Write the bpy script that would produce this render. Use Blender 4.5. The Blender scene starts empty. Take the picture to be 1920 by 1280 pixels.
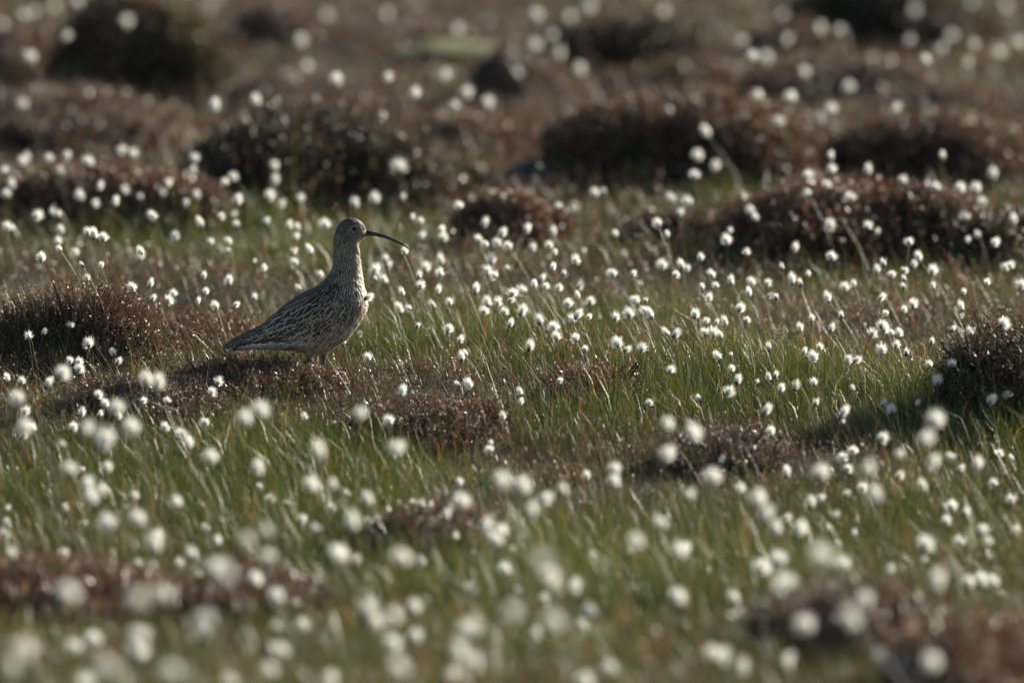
import bpy, bmesh, math, random
import numpy as np
from mathutils import Vector, Matrix, Euler
from mathutils.bvhtree import BVHTree

random.seed(7)
rng = np.random.default_rng(11)
scene = bpy.context.scene
col = scene.collection

# ------------------------------------------------------------------ camera, light, exposure
CAM_Z, PITCH, FPX, FOCUS = 2.2, math.radians(4.9), 17279.0, 25.05
cam_d = bpy.data.cameras.new('camera')
cam = bpy.data.objects.new('camera', cam_d); col.objects.link(cam)
cam.location = (0, 0, CAM_Z); cam.rotation_euler = (math.pi / 2 - PITCH, 0, 0)
cam_d.sensor_width = 36.0; cam_d.lens = 36.0 * FPX / 1920.0
cam_d.clip_start = 0.5; cam_d.clip_end = 2000
cam_d.dof.use_dof = True; cam_d.dof.focus_distance = FOCUS
cam_d.dof.aperture_fstop = 2.15; cam_d.dof.aperture_blades = 0
scene.camera = cam

SUN_AZ, SUN_EL = math.radians(50), math.radians(21)
w = bpy.data.worlds.new('World'); scene.world = w; w.use_nodes = True
nt = w.node_tree
sky = nt.nodes.new('ShaderNodeTexSky'); sky.sky_type = 'NISHITA'; sky.sun_disc = False
sky.sun_elevation = SUN_EL; sky.sun_rotation = SUN_AZ
nt.links.new(sky.outputs[0], nt.nodes['Background'].inputs[0])
nt.nodes['Background'].inputs[1].default_value = 0.072
sd = bpy.data.lights.new('sun', 'SUN'); sd.energy = 5.0; sd.angle = math.radians(0.53); sd.color = (1.0, 0.93, 0.80)
sun = bpy.data.objects.new('sun', sd); col.objects.link(sun)
to_sun = Vector((math.sin(SUN_AZ) * math.cos(SUN_EL), math.cos(SUN_AZ) * math.cos(SUN_EL), math.sin(SUN_EL)))
sun.rotation_euler = to_sun.to_track_quat('Z', 'Y').to_euler(); sun.location = (10, 30, 20)
scene.view_settings.view_transform = 'Standard'; scene.view_settings.look = 'None'
scene.view_settings.exposure = 1.15; scene.view_settings.gamma = 1.0
scene.render.engine = 'CYCLES'
scene.cycles.max_bounces = 7; scene.cycles.diffuse_bounces = 4; scene.cycles.transmission_bounces = 5; scene.cycles.adaptive_threshold = .02
scene.cycles.glossy_bounces = 2; scene.cycles.sample_clamp_indirect = 4.0
scene.cycles.use_denoising = True

# ------------------------------------------------------------------ pixel <-> place
def ray(px, py):
    """direction of the sight line through a photograph pixel, scaled so that y = 1"""
    a = (px - 960.0) / FPX; b = (640.0 - py) / FPX
    y = math.cos(PITCH) + b * math.sin(PITCH); z = -math.sin(PITCH) + b * math.cos(PITCH)
    return a / y, z / y
def at(px, py, d):
    a, s = ray(px, py); return a * d, d, CAM_Z + s * d

# ------------------------------------------------------------------ terrain height
PD = np.array([0, 8, 12, 15, 17, 19, 21, 22.5, 23.3, 24.0, 24.7, 26, 28, 30, 35, 45, 60, 120, 400.0])
PZ = np.array([-.35, -.25, -.14, -.08, -.10, -.17, -.25, -.25, -.215, -.14, -.055, -.04, -.01, .02, .05, .15, .30, 1.0, 3.0])
_w = [(rng.uniform(0, 6.28), rng.uniform(0.45, 2.2), rng.uniform(0, 6.28)) for _ in range(14)]
def lumps(x, y):
    s = 0
    for a, l, p in _w:
        s = s + l * np.sin((x * math.cos(a) * 1.2 + y * math.sin(a) * .8) * 6.28 / l + p)
    return s / 16.0
def zbase(y):
    y = np.asarray(y, float)
    return (np.interp(y - .25, PD, PZ) + np.interp(y, PD, PZ) + np.interp(y + .25, PD, PZ)) / 3
HUM = []          # hummocks: x, y, rx, ry, h, flat
_hn = [(rng.uniform(0, 6.28), rng.integers(2, 6), rng.uniform(.03, .09)) for _ in range(5)]
def hum_r(x, y, q):
    dx = (x - q[0]) / q[2]; dy = (y - q[1]) / q[3]
    th = np.arctan2(dy, dx); r = np.hypot(dx, dy)
    f = 1 + sum(am * np.sin(th * k + ph + q[0] * 7) for ph, k, am in _hn)
    return r / f
def zt(x, y):
    x = np.asarray(x, float); y = np.asarray(y, float)
    amp = .045 * (1 - .75 * np.exp(-(((x + .5) / .6) ** 2 + ((y - 25.) / .7) ** 2)))
    z = zbase(y) + amp * lumps(x, y)
    for q in HUM:
        r = np.clip(hum_r(x, y, q), 0, 1)
        z = z + q[4] * (1 - r ** 3.2) ** .8
    return z
def hit(px, py, hgt=0.0, d0=13.5, d1=70.0):
    """first place along the sight line that is hgt above the ground"""
    a, s = ray(px, py)
    d = np.arange(d0, d1, .04)
    e = CAM_Z + s * d - zt(a * d, d) - hgt
    k = np.where(e <= 0)[0]
    dd = float(d[k[0]]) if len(k) else 60.0
    return a * dd, dd, CAM_Z + s * dd

# ------------------------------------------------------------------ materials
def mat(name):
    m = bpy.data.materials.new(name); m.use_nodes = True
    return m, m.node_tree, m.node_tree.nodes['Principled BSDF'], m.node_tree.nodes['Material Output']
def leaf_mat(name, trans=.4, rough=.4, spec=.5, bright=1.0, tcol=(1.25, 1.2, .8)):
    m, t, b, o = mat(name)
    at_ = t.nodes.new('ShaderNodeAttribute'); at_.attribute_name = 'col'
    b.inputs['Roughness'].default_value = rough; b.inputs['Specular IOR Level'].default_value = spec
    t.links.new(at_.outputs['Color'], b.inputs['Base Color'])
    mu = t.nodes.new('ShaderNodeMix'); mu.data_type = 'RGBA'; mu.blend_type = 'MULTIPLY'
    mu.inputs['Factor'].default_value = 1; mu.inputs['B'].default_value = (*tcol, 1)
    t.links.new(at_.outputs['Color'], mu.inputs['A'])
    tr = t.nodes.new('ShaderNodeBsdfTranslucent'); t.links.new(mu.outputs['Result'], tr.inputs[0])
    mx = t.nodes.new('ShaderNodeMixShader'); mx.inputs[0].default_value = trans
    t.links.new(b.outputs[0], mx.inputs[1]); t.links.new(tr.outputs[0], mx.inputs[2])
    t.links.new(mx.outputs[0], o.inputs[0])
    return m
M_GRASS = leaf_mat('grass_blade', .36, .38, .5)
M_STRAW = leaf_mat('straw_blade', .25, .38, .5, tcol=(1.05, 1, .85))
M_HEATH = leaf_mat('heather_sprig', .2, .45, .4, tcol=(1.2, .95, .75))
M_STEM = leaf_mat('cottongrass_stem', .2, .35, .5)

def plain(name, c, rough=.6, spec=.4, noise=None):
    m, t, b, o = mat(name)
    b.inputs['Roughness'].default_value = rough; b.inputs['Specular IOR Level'].default_value = spec
    if noise:
        c2, sc = noise
        n = t.nodes.new('ShaderNodeTexNoise'); n.inputs['Scale'].default_value = sc; n.inputs['Detail'].default_value = 6
        tc = t.nodes.new('ShaderNodeTexCoord'); t.links.new(tc.outputs['Object'], n.inputs['Vector'])
        r = t.nodes.new('ShaderNodeValToRGB')
        r.color_ramp.elements[0].position = .38; r.color_ramp.elements[1].position = .62
        r.color_ramp.elements[0].color = (*c, 1); r.color_ramp.elements[1].color = (*c2, 1)
        t.links.new(n.outputs[0], r.inputs[0]); t.links.new(r.outputs[0], b.inputs['Base Color'])
        bp = t.nodes.new('ShaderNodeBump'); bp.inputs['Strength'].default_value = .5; bp.inputs['Distance'].default_value = .01
        t.links.new(n.outputs[0], bp.inputs['Height']); t.links.new(bp.outputs[0], b.inputs['Normal'])
    else:
        b.inputs['Base Color'].default_value = (*c, 1)
    return m
M_PEAT = plain('peat_and_moss', (.028, .022, .014), .9, .1, ((.055, .06, .024), 9.0))
M_GLUME = plain('glume_scales', (.07, .055, .048), .6, .3, ((.035, .028, .025), 300.0))
M_STONE = plain('lichen_stone', (.16, .17, .085), .9, .1, ((.27, .27, .14), 22.0))
M_CUSH = plain('grey_lichen_cushion', (.022, .04, .036), .9, .1, ((.045, .075, .066), 60.0))
M_WOOD = plain('heather_wood', (.045, .035, .03), .8, .2)

m, t, b, o = mat('cotton_bristle'); M_COTTON = m
b.inputs['Base Color'].default_value = (.86, .85, .80, 1); b.inputs['Roughness'].default_value = .6
b.inputs['Specular IOR Level'].default_value = .3
tr = t.nodes.new('ShaderNodeBsdfTranslucent'); tr.inputs[0].default_value = (.93, .91, .85, 1)
mx = t.nodes.new('ShaderNodeMixShader'); mx.inputs[0].default_value = .55
t.links.new(b.outputs[0], mx.inputs[1]); t.links.new(tr.outputs[0], mx.inputs[2]); t.links.new(mx.outputs[0], o.inputs[0])

# ------------------------------------------------------------------ mesh helpers
def np_mesh(name, V, F, C=None, mats=(), smooth=False, mi=None):
    V = np.asarray(V, np.float32); F = np.asarray(F, np.int32)
    me = bpy.data.meshes.new(name)
    me.vertices.add(len(V)); me.vertices.foreach_set('co', V.ravel())
    k = F.shape[1]
    me.loops.add(F.size); me.loops.foreach_set('vertex_index', F.ravel())
    me.polygons.add(len(F)); me.polygons.foreach_set('loop_start', np.arange(0, F.size, k, dtype=np.int32))
    if smooth: me.polygons.foreach_set('use_smooth', np.ones(len(F), bool))
    if mi is not None: me.polygons.foreach_set('material_index', np.asarray(mi, np.int32))
    if C is not None:
        a = me.color_attributes.new('col', 'FLOAT_COLOR', 'POINT')
        C4 = np.ones((len(V), 4), np.float32); C4[:, :3] = C
        a.data.foreach_set('color', C4.ravel())
    for q in mats: me.materials.append(q)
    me.update(calc_edges=True)
    return me
def link(name, me, parent=None):
    o_ = bpy.data.objects.new(name, me); col.objects.link(o_)
    if parent is not None: o_.parent = parent
    return o_
def tag(o_, label=None, cat=None, group=None, kind=None):
    if label: o_['label'] = label
    if cat: o_['category'] = cat
    if group: o_['group'] = group
    if kind: o_['kind'] = kind
    return o_
def empty(name, loc=(0, 0, 0), rz=0.0):
    e = bpy.data.objects.new(name, None); col.objects.link(e)
    e.location = loc; e.rotation_euler = (0, 0, rz); e.empty_display_size = .05
    return e
def blades(P, H, lean, W, face, c0, c1, arc=.36):
    """curved tapering blades: 3 triangles each; returns V, F, C"""
    n = len(P)
    wv = np.stack([np.cos(face), np.sin(face), np.zeros(n)], 1) * (W / 2)[:, None]
    L3 = np.concatenate([lean, np.zeros((n, 1))], 1)
    up = np.array([0, 0, 1.0])
    bend = np.clip(1 - .35 * (lean ** 2).sum(1), .25, 1)
    mid = P + L3 * (arc * H)[:, None] + up * (H * (.56 if arc < .45 else .52 * bend))[:, None]
    tip = P + L3 * H[:, None] + up * (H * bend)[:, None]
    V = np.stack([P - wv, P + wv, mid - wv * .8, mid + wv * .8, tip], 1).reshape(-1, 3)
    base = (np.arange(n) * 5)[:, None]
    F = np.concatenate([base + [0, 1, 3], base + [0, 3, 2], base + [2, 3, 4]], 1).reshape(-1, 3)
    C = np.stack([c0, c0, (c0 + c1) / 2, (c0 + c1) / 2, c1], 1).reshape(-1, 3)
    return V, F, C
def join(parts):
    V, F, C, k = [], [], [], 0
    for v, f, c in parts:
        V.append(v); F.append(f + k); C.append(c); k += len(v)
    return np.concatenate(V), np.concatenate(F), np.concatenate(C)
def tube(path, radii, n=8, cap=True):
    path = [Vector(p) for p in path]; V, F = [], []
    prev = None
    for i, p in enumerate(path):
        d = (path[min(i + 1, len(path) - 1)] - path[max(i - 1, 0)]).normalized()
        a = d.orthogonal().normalized() if prev is None else (prev - d * prev.dot(d)).normalized()
        prev = a; b_ = d.cross(a)
        for k in range(n):
            th = 6.28318 * k / n
            V.append(p + (a * math.cos(th) + b_ * math.sin(th)) * radii[i])
    for i in range(len(path) - 1):
        for k in range(n):
            k2 = (k + 1) % n
            F.append((i * n + k, i * n + k2, (i + 1) * n + k2, (i + 1) * n + k))
    if cap:
        F.append(tuple(range(n - 1, -1, -1))); F.append(tuple((len(path) - 1) * n + k for k in range(n)))
    return V, F

# ------------------------------------------------------------------ heather hummocks: where they stand
# (left px, right px, crest py, front base py, depth m, sprig height m, colour, label)
BR = (.098, .058, .042); RED = (.115, .062, .046); DK = (.052, .038, .025); OL = (.066, .052, .024); MV = (.105, .072, .060)
HEATHER = [
 (85, 445, 12, 205, 1.5, .12, OL, 'dark brown domed heather bush with an olive flank beyond the broad mauve heather bank'),
 (-90, 340, 175, 300, 2.2, .12, MV, 'broad mauve brown heather bank beside the dark domed bush'),
 (315, 830, 200, 392, 1.9, .13, DK, 'large heather hummock with a black shaded face behind the bird'),
 (-70, 445, 314, 420, .9, .11, RED, 'long low reddish heather bank in front of the mauve bank'),
 (1040, 1560, 168, 348, 2.0, .13, BR, 'large brown heather hummock facing the bird across the open bog'),
 (1000, 1395, 30, 142, 1.8, .12, DK, 'dark flat topped heather bush beyond the large brown hummock'),
 (1480, 1860, -40, 98, 2.0, .12, DK, 'farthest dark heather bush with white tufts along its foot'),
 (1390, 1790, 112, 200, 1.4, .11, MV, 'mauve heather mound between the farthest bush and the brown hummock'),
 (1580, 1960, 215, 335, 1.5, .12, BR, 'rough brown heather mound with upright grass along its foot'),
 (1355, 1800, 345, 486, 1.2, .12, RED, 'reddish heather hummock with a black shaded hollow at its foot'),
 (1690, 2010, 395, 486, 1.0, .11, DK, 'dark ragged heather clump joined to the reddish hummock'),
 (865, 1065, 356, 450, .7, .10, RED, 'small rusty heather clump level with the tip of the bill'),
 (1160, 1370, 385, 446, .6, .09, BR, 'low straw flecked heather clump between the rusty and the reddish ones'),
 (640, 900, 285, 352, 1.0, .10, OL, 'grassy olive heather shoulder of the black faced hummock'),
 (-60, 335, 528, 704, .6, .11, BR, 'brown heather bank with a black undercut beyond the tail'),
 (290, 500, 594, 660, .6, .09, RED, 'brown heather tussock rising beyond the tail tip of the bird'),
 (310, 640, 677, 748, .5, .07, BR, 'low brown heather cover under the tail and legs of the bird'),
 (150, 420, 706, 800, .6, .08, MV, 'low dark heather tussock among cottongrass tufts below the tail'),
 (1015, 1215, 682, 752, .45, .08, RED, 'small reddish brown heather tuft alone in green grass'),
 (1735, 2010, 606, 815, .6, .12, DK, 'sharp dark heather bush standing over green grass'),
 (640, 960, 745, 845, .6, .07, BR, 'low brown heather patch just below the feet of the bird'),
 (1240, 1480, 838, 905, .5, .08, MV, 'mauve brown heather patch among white tufts'),
 (-80, 330, 1070, 1180, 1.0, .12, RED, 'soft reddish heather clump amid near cottongrass'),
 (340, 590, 1095, 1185, .8, .12, BR, 'dark brown heather clump beside the soft reddish one'),
 (690, 940, 1005, 1062, .7, .10, MV, 'thin mauve heather clump in the near green grass'),
 (1430, 1780, 1085, 1250, 1.0, .13, MV, 'greyish mauve heather clump under a crowd of near tufts'),
 (1690, 2010, 1205, 1330, .9, .13, RED, 'rust coloured heather clump at the near edge of the bog'),
 (440, 640, 8, 92, 1.6, .11, MV, 'pale mauve heather bush next to the dark domed one'),
 (620, 900, 38, 96, 1.5, .10, BR, 'wide brown heather rise beyond the lichen stone'),
 (900, 1060, 92, 205, 1.4, .11, MV, 'rounded mauve heather bush next to the lichen stone'),
 (-70, 110, 62, 168, 1.6, .11, BR, 'brown heather bush below pale far tufts'),
 (420, 700, 150, 218, 1.2, .10, MV, 'greyish heather rise on top of the black faced hummock'),
 (760, 1010, 218, 300, 1.2, .10, BR, 'grass streaked brown heather rise between the two large hummocks'),
 (1400, 1560, 46, 112, 1.2, .10, BR, 'small far heather bush with pale grass along its top'),
 (1640, 1900, 158, 236, 1.2, .10, MV, 'mauve heather rise over the rough brown mound'),
 (1150, 1440, 120, 190, 1.3, .10, BR, 'brown heather rise over the large brown hummock'),
 (120, 330, 128, 205, 1.2, .11, BR, 'brown heather shoulder in front of the dark domed bush'),
]
for i, (x0, x1, yt, yb, dep, sh, c, lab) in enumerate(HEATHER):
    cx = (x0 + x1) / 2; dep *= .5 if yb < 500 else .8
    if 300 < yb < 500: yb += 22
    a, s = ray(cx, yb)
    d = np.arange(12, 70, .02); e = CAM_Z + s * d - zbase(d)
    df = float(d[np.where(e <= 0)[0][0]])
    dc = df + dep * .5
    a2, s2 = ray(cx, yt)
    top = CAM_Z + s2 * (dc + dep * .05) - float(zbase(dc))
    h = max(.03, top - sh * .75)
    HUM.append((a * dc, dc, (x1 - x0) / 2 / FPX * dc, dep * .55, h, sh))

# ------------------------------------------------------------------ the ground
def graded(lo, hi, a, b_, step, grow=1.22):
    mid = list(np.arange(a, b_ + 1e-6, step)); v, s, out = a, step, []
    while v > lo: s *= grow; v -= s; out.append(max(v, lo))
    v, s, o2 = mid[-1], step, []
    while v < hi: s *= grow; v += s; o2.append(min(v, hi))
    return np.array(out[::-1] + mid + o2)
gx = graded(-300, 300, -3.6, 3.6, .06); gy = graded(-60, 500, 13, 48, .075)
X, Y = np.meshgrid(gx, gy); Z = zt(X, Y)
nx, ny = len(gx), len(gy)
idx = np.arange(nx * ny).reshape(ny, nx)
F = np.stack([idx[:-1, :-1], idx[:-1, 1:], idx[1:, 1:], idx[1:, :-1]], -1).reshape(-1, 4)
g = link('ground', np_mesh('ground', np.stack([X, Y, Z], -1).reshape(-1, 3), F, mats=[M_PEAT], smooth=True))
tag(g, 'dark peaty moor ground under the grass and heather', 'ground', kind='structure')

# ------------------------------------------------------------------ patches of green and brown
def blobs(L):
    out = []
    for px, py, sx, sy, k in L:
        x, y, z = hit(px, py); out.append((x, y, sx, sy, k))
    return out
GB = blobs([(770, 650, .3, .5, .7), (1080, 790, .3, .5, .8), (1850, 800, .35, .5, .9), (1400, 730, .35, .6, .6),
            (600, 890, .35, .6, .7), (930, 1100, .3, .7, .9), (700, 1090, .3, .7, .5), (350, 480, .6, .8, .5),
            (1080, 600, .5, .7, .4), (1700, 1000, .4, .8, .5), (150, 960, .4, .6, .6), (1360, 1090, .3, .7, .5),
            (520, 470, .4, .8, .6), (1300, 320, .4, 1.0, .5), (560, 1000, .35, .6, .6), (1180, 1080, .3, .7, .4),
            (800, 760, .32, .35, -.9), (700, 740, .3, .3, -.7), (1320, 850, .35, .4, -.7), (1700, 620, .35, .5, -.5),
            (1180, 540, .25, .4, -.5), (120, 520, .5, .5, -.7), (330, 590, .4, .4, -.7), (1600, 600, .4, .5, -.4),
            (980, 540, .3, .4, -.3), (1500, 880, .3, .4, -.4), (900, 560, .3, .4, -.4), (1000, 850, .3, .4, -.4),
            (100, 740, .35, .35, -.3), (600, 150, 1.2, 2, -.2), (1000, 200, .8, 2, -.3)])
def green(x, y):
    v = .5 + .22 * lumps(y * 1.7 + 3, x * 1.9) + .12 * lumps(x * 3.1, y * 2.3 + 9)
    for bx, by, sx, sy, k in GB:
        v = v + k * .8 * np.exp(-(((x - bx) / sx) ** 2 + ((y - by) / sy) ** 2))
    v = v - .38 * np.clip((y - 28.5) / 5, 0, 1)
    return np.clip(v, 0, 1)
def in_hum(x, y):
    m_ = np.zeros(len(x))
    for q in HUM: m_ = np.maximum(m_, np.clip((1.02 - hum_r(x, y, q)) * 5, 0, 1))
    return m_
def scatter(n, y0, y1, marg=.55):
    hw1 = .0556 * y1 * 1.1 + marg
    x = rng.uniform(-hw1, hw1, n * 2); y = rng.uniform(y0, y1, n * 2)
    k = np.abs(x) < .0556 * y * 1.1 + marg
    return x[k][:n], y[k][:n]
def pick(n, table):
    """colours by weight, with spread"""
    wts = np.array([a[0] for a in table], float); cs = np.array([a[1] for a in table])
    k = rng.choice(len(table), n, p=wts / wts.sum())
    c = cs[k] * rng.uniform(.65, 1.35, (n, 1)) * rng.uniform(.9, 1.1, (n, 3))
    return c
GREEN = [(5, (.036, .072, .011)), (3, (.062, .098, .015)), (1.4, (.125, .118, .028)), (.7, (.28, .23, .12)), (.25, (.25, .10, .03))]
BROWN = [(2.2, (.115, .088, .04)), (2.6, (.10, .062, .040)), (1.6, (.22, .175, .105)), (1.6, (.055, .066, .024)), (.35, (.26, .11, .035))]

# ------------------------------------------------------------------ green grass, straw, low heath shoots (nobody could count them)
parts = []
for (n, y0, y1, wd, hs) in ((40000, 12.5, 18.5, .0034, .75), (95000, 18.5, 22.2, .0021, .6), (270000, 22.2, 27.2, .0015, .55),
                            (75000, 27.2, 32, .0027, .62), (50000, 32, 40, .0042, .65), (22000, 40, 52, .007, .7)):
    # most blades belong to tussocks and fan out of them, the rest fill the gaps thinly
    nt_ = max(60, n // 95); tx, ty = scatter(nt_, y0, y1); tg = green(tx, ty); ts = rng.uniform(.035, .085, len(tx)) * (.7 + .5 * tg)
    n1 = int(n * .72); k = rng.integers(0, len(tx), n1)
    off = rng.normal(0, 1, (n1, 2)); rr = np.minimum(np.hypot(off[:, 0], off[:, 1]), 2)
    x1 = tx[k] + off[:, 0] * ts[k]; y1_ = ty[k] + off[:, 1] * ts[k]
    x2, y2 = scatter(n - n1, y0, y1)
    x = np.concatenate([x1, x2]); y = np.concatenate([y1_, y2])
    hf = np.concatenate([(1.45 - .42 * rr) * np.interp(ts[k], [.02, .09], [.7, 1.25]), np.full(len(x2), .62)])
    fan = np.concatenate([off * .28, np.zeros((len(x2), 2))])
    tone = np.concatenate([rng.uniform(.68, 1.3, len(tx))[k], np.full(len(x2), .9)])
    gr = green(x, y); ih = in_hum(x, y)
    keep = rng.random(len(x)) < (1 - .9 * ih) * (.5 + .5 * gr)
    x, y, gr, hf, fan, tone = x[keep], y[keep], gr[keep], hf[keep], fan[keep], tone[keep]; n = len(x)
    H = (.045 + .075 * gr) * hf * rng.gamma(6, 1 / 6, n) * hs
    H = np.where(rng.random(n) < .05, H * 1.8, H)
    th = rng.uniform(0, 6.283, n); lm = np.abs(rng.normal(0, .5, n))
    lean = np.stack([np.cos(th) * lm - .07, np.sin(th) * lm - .03], 1) + fan
    isg = rng.random(n) < gr
    c = np.where(isg[:, None], pick(n, GREEN), pick(n, BROWN) * (.68 if y0 > 27 else .85))
    c = c * tone[:, None]
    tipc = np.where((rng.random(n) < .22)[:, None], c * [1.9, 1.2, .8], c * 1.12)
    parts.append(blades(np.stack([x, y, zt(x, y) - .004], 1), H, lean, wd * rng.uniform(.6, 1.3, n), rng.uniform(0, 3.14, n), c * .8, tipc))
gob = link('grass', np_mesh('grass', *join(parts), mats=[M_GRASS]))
tag(gob, 'fine green and olive bog grass covering the open ground', 'grass', kind='stuff')

parts = []
for (n, y0, y1, wd) in ((400, 14, 21, .0014), (6500, 21, 28, .0008), (1500, 28, 36, .0016), (900, 36, 48, .0026)):
    x, y = scatter(n, y0, y1); ih = in_hum(x, y)
    k = rng.random(len(x)) < 1 - .8 * ih; x, y = x[k], y[k]; n = len(x)
    H = rng.uniform(.05, .17, n); lm = rng.uniform(.25, 1.15, n)
    th = math.pi + rng.normal(0, .75, n)
    lean = np.stack([np.cos(th) * lm, np.sin(th) * lm], 1)
    c = pick(n, [(3, (.30, .25, .16)), (2, (.24, .18, .10)), (1, (.22, .12, .05))])
    parts.append(blades(np.stack([x, y, zt(x, y) + rng.uniform(0, .035, n)], 1), H, lean, wd * rng.uniform(.6, 1.3, n), rng.uniform(0, 3.14, n), c, c, .49))
sob = link('dead_grass', np_mesh('dead_grass', *join(parts), mats=[M_STRAW]))
tag(sob, 'bleached dead grass stalks leaning through the green grass', 'dead grass', kind='stuff')

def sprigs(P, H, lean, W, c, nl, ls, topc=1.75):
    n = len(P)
    out = [blades(P, H, lean, W, rng.uniform(0, 3.14, n), c * .3, c * topc)]  # dark woody bases, fresh tips; contrast also paints in shade and sunlit tops
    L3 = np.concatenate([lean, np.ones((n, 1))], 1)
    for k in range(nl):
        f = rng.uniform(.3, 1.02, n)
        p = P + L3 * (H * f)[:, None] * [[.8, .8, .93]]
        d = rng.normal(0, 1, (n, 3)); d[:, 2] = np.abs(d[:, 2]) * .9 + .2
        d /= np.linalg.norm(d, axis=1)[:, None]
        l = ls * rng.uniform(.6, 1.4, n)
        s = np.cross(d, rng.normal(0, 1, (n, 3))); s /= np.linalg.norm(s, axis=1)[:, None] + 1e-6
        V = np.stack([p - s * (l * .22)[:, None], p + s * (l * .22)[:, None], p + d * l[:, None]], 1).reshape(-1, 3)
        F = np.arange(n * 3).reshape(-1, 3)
        cc = c * rng.uniform(.7, 1.5, (n, 1)) * (.6 + .6 * f)[:, None]  # leaflets darker low down too, partly shade put into their colour
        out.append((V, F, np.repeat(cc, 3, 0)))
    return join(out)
parts = []
for (n, y0, y1, wd, nl, ls) in ((9000, 14, 20, .004, 3, .014), (42000, 21, 27.5, .002, 5, .0075), (42000, 27.5, 36, .004, 3, .013), (22000, 36, 48, .006, 3, .02)):
    x, y = scatter(n, y0, y1); gr = green(x, y)
    k = rng.random(len(x)) < np.clip(1.15 - 1.5 * gr, .03, 1); x, y = x[k], y[k]; n = len(x)
    H = rng.uniform(.035, .095, n) * (1.3 if y0 > 27 else 1) * (.75 + .5 * np.sin(lumps(x * 3.3, y * 2.2) * 5)); H = np.clip(H, .02, .2); lean = rng.normal(0, .35, (n, 2))
    c = pick(n, [(3, BR), (2, MV), (2, RED), (1.5, (.09, .085, .03)), (.5, (.22, .16, .10))])
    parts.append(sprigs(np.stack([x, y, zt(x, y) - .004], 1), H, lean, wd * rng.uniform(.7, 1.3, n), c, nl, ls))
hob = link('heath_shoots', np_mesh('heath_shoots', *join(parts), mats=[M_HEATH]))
tag(hob, 'low brown heath shoots mixed into the grass', 'heath', kind='stuff')

# ------------------------------------------------------------------ heather bushes
def heather_bush(i):
    x0, x1, yt, yb, dep, sh, c, lab = HEATHER[i]; q = HUM[i]
    e = empty('heather_bush', (q[0], q[1], float(zt(q[0], q[1])) - q[4]))
    tag(e, lab, 'heather', 'heather bushes on the bog')
    dist = abs(q[1] - 25); far = dist > 2.5
    area = math.pi * q[2] * q[3]
    n = int(area * (8000 if not far else 6500)) + 600
    u = rng.uniform(-1, 1, (n * 2, 2)); u = u[(u ** 2).sum(1) < 1][:n]; n = len(u)
    x = q[0] + u[:, 0] * q[2] * 1.06; y = q[1] + u[:, 1] * q[3] * 1.06
    r = hum_r(x, y, q); k = r < 1.03; x, y, r, u = x[k], y[k], r[k], u[k]; n = len(x)
    tuftn = .55 + .45 * np.sin(lumps(x * 9, y * 7 + i) * 4)
    H = sh * (.55 + .45 * tuftn) * rng.uniform(.6, 1.15, n) * np.clip(1.25 - r * .6, .5, 1.1)
    out = np.stack([(x - q[0]) / q[2], (y - q[1]) / q[3]], 1)
    lean = out * .75 * r[:, None] + rng.normal(0, .28, (n, 2))
    base = np.array(c)[None] * rng.uniform(.6, 1.45, (n, 1)) * rng.uniform(.88, 1.12, (n, 3))
    alt = rng.random(n); base[alt < .12] = np.array((.075, .085, .028)); base[alt > .94] = np.array((.24, .18, .12))
    wd = (.0026 if not far else .0055) * rng.uniform(.7, 1.3, n)
    P = np.stack([x, y, zt(x, y) - .01], 1)
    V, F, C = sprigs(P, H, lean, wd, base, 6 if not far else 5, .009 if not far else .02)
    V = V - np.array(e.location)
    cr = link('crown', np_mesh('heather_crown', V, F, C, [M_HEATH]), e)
    # woody base: bent grey twigs showing where the foliage thins
    TV, TF = [], []
    for kk in range(10):
        a = random.uniform(0, 6.28); rr = random.uniform(.1, .8)
        px_, py_ = q[0] + math.cos(a) * rr * q[2], q[1] + math.sin(a) * rr * q[3]
        zz = float(zt(px_, py_)); l = sh * random.uniform(.6, .95)
        dx, dy = math.cos(a) * .05, math.sin(a) * .05
        v, f = tube([(px_, py_, zz - .02), (px_ + dx * .4, py_ + dy * .4, zz + l * .4), (px_ + dx, py_ + dy, zz + l)], [.004, .003, .0012], 5)
        TF += [tuple(z_ + len(TV) for z_ in ff) for ff in f]; TV += [vv - e.location for vv in v]
    me = bpy.data.meshes.new('woody_base'); me.from_pydata(TV, [], TF); me.materials.append(M_WOOD)
    link('woody_base', me, e)['kind'] = 'stuff'
for i in range(len(HEATHER)): heather_bush(i)

# ------------------------------------------------------------------ lichen stone and grey cushion
def lump_mesh(name, rx, ry, rz, seed, mt):
    bm = bmesh.new(); bmesh.ops.create_icosphere(bm, subdivisions=4, radius=1)
    r_ = random.Random(seed); ph = [(Vector((r_.gauss(0, 1), r_.gauss(0, 1), r_.gauss(0, 1))) * 2.2, r_.uniform(0, 6)) for _ in range(9)]
    for v in bm.verts:
        s_ = 1 + sum(.055 * math.sin(v.co.dot(a) + p) for a, p in ph)
        v.co = Vector((v.co.x * rx * s_, v.co.y * ry * s_, max(v.co.z, -.5) * rz * s_))
    for f in bm.faces: f.smooth = True
    me = bpy.data.meshes.new(name); bm.to_mesh(me); bm.free(); me.materials.append(mt); return me
x, y, z = hit(832, 116)
s_ = link('stone', lump_mesh('stone', .2, .25, .035, 3, M_STONE)); s_.location = (x, y + .1, float(zt(x, y + .1)) + .035)
tag(s_, 'flat stone crusted with pale yellow green lichen among far heather', 'stone')
x, y, z = hit(1010, 345)
s_ = link('lichen_cushion', lump_mesh('lichen_cushion', .10, .10, .055, 5, M_CUSH)); s_.location = (x, y, float(zt(x, y)) + .015)
tag(s_, 'blue grey lichen cushion in shade beside the large brown hummock', 'lichen')

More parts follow.
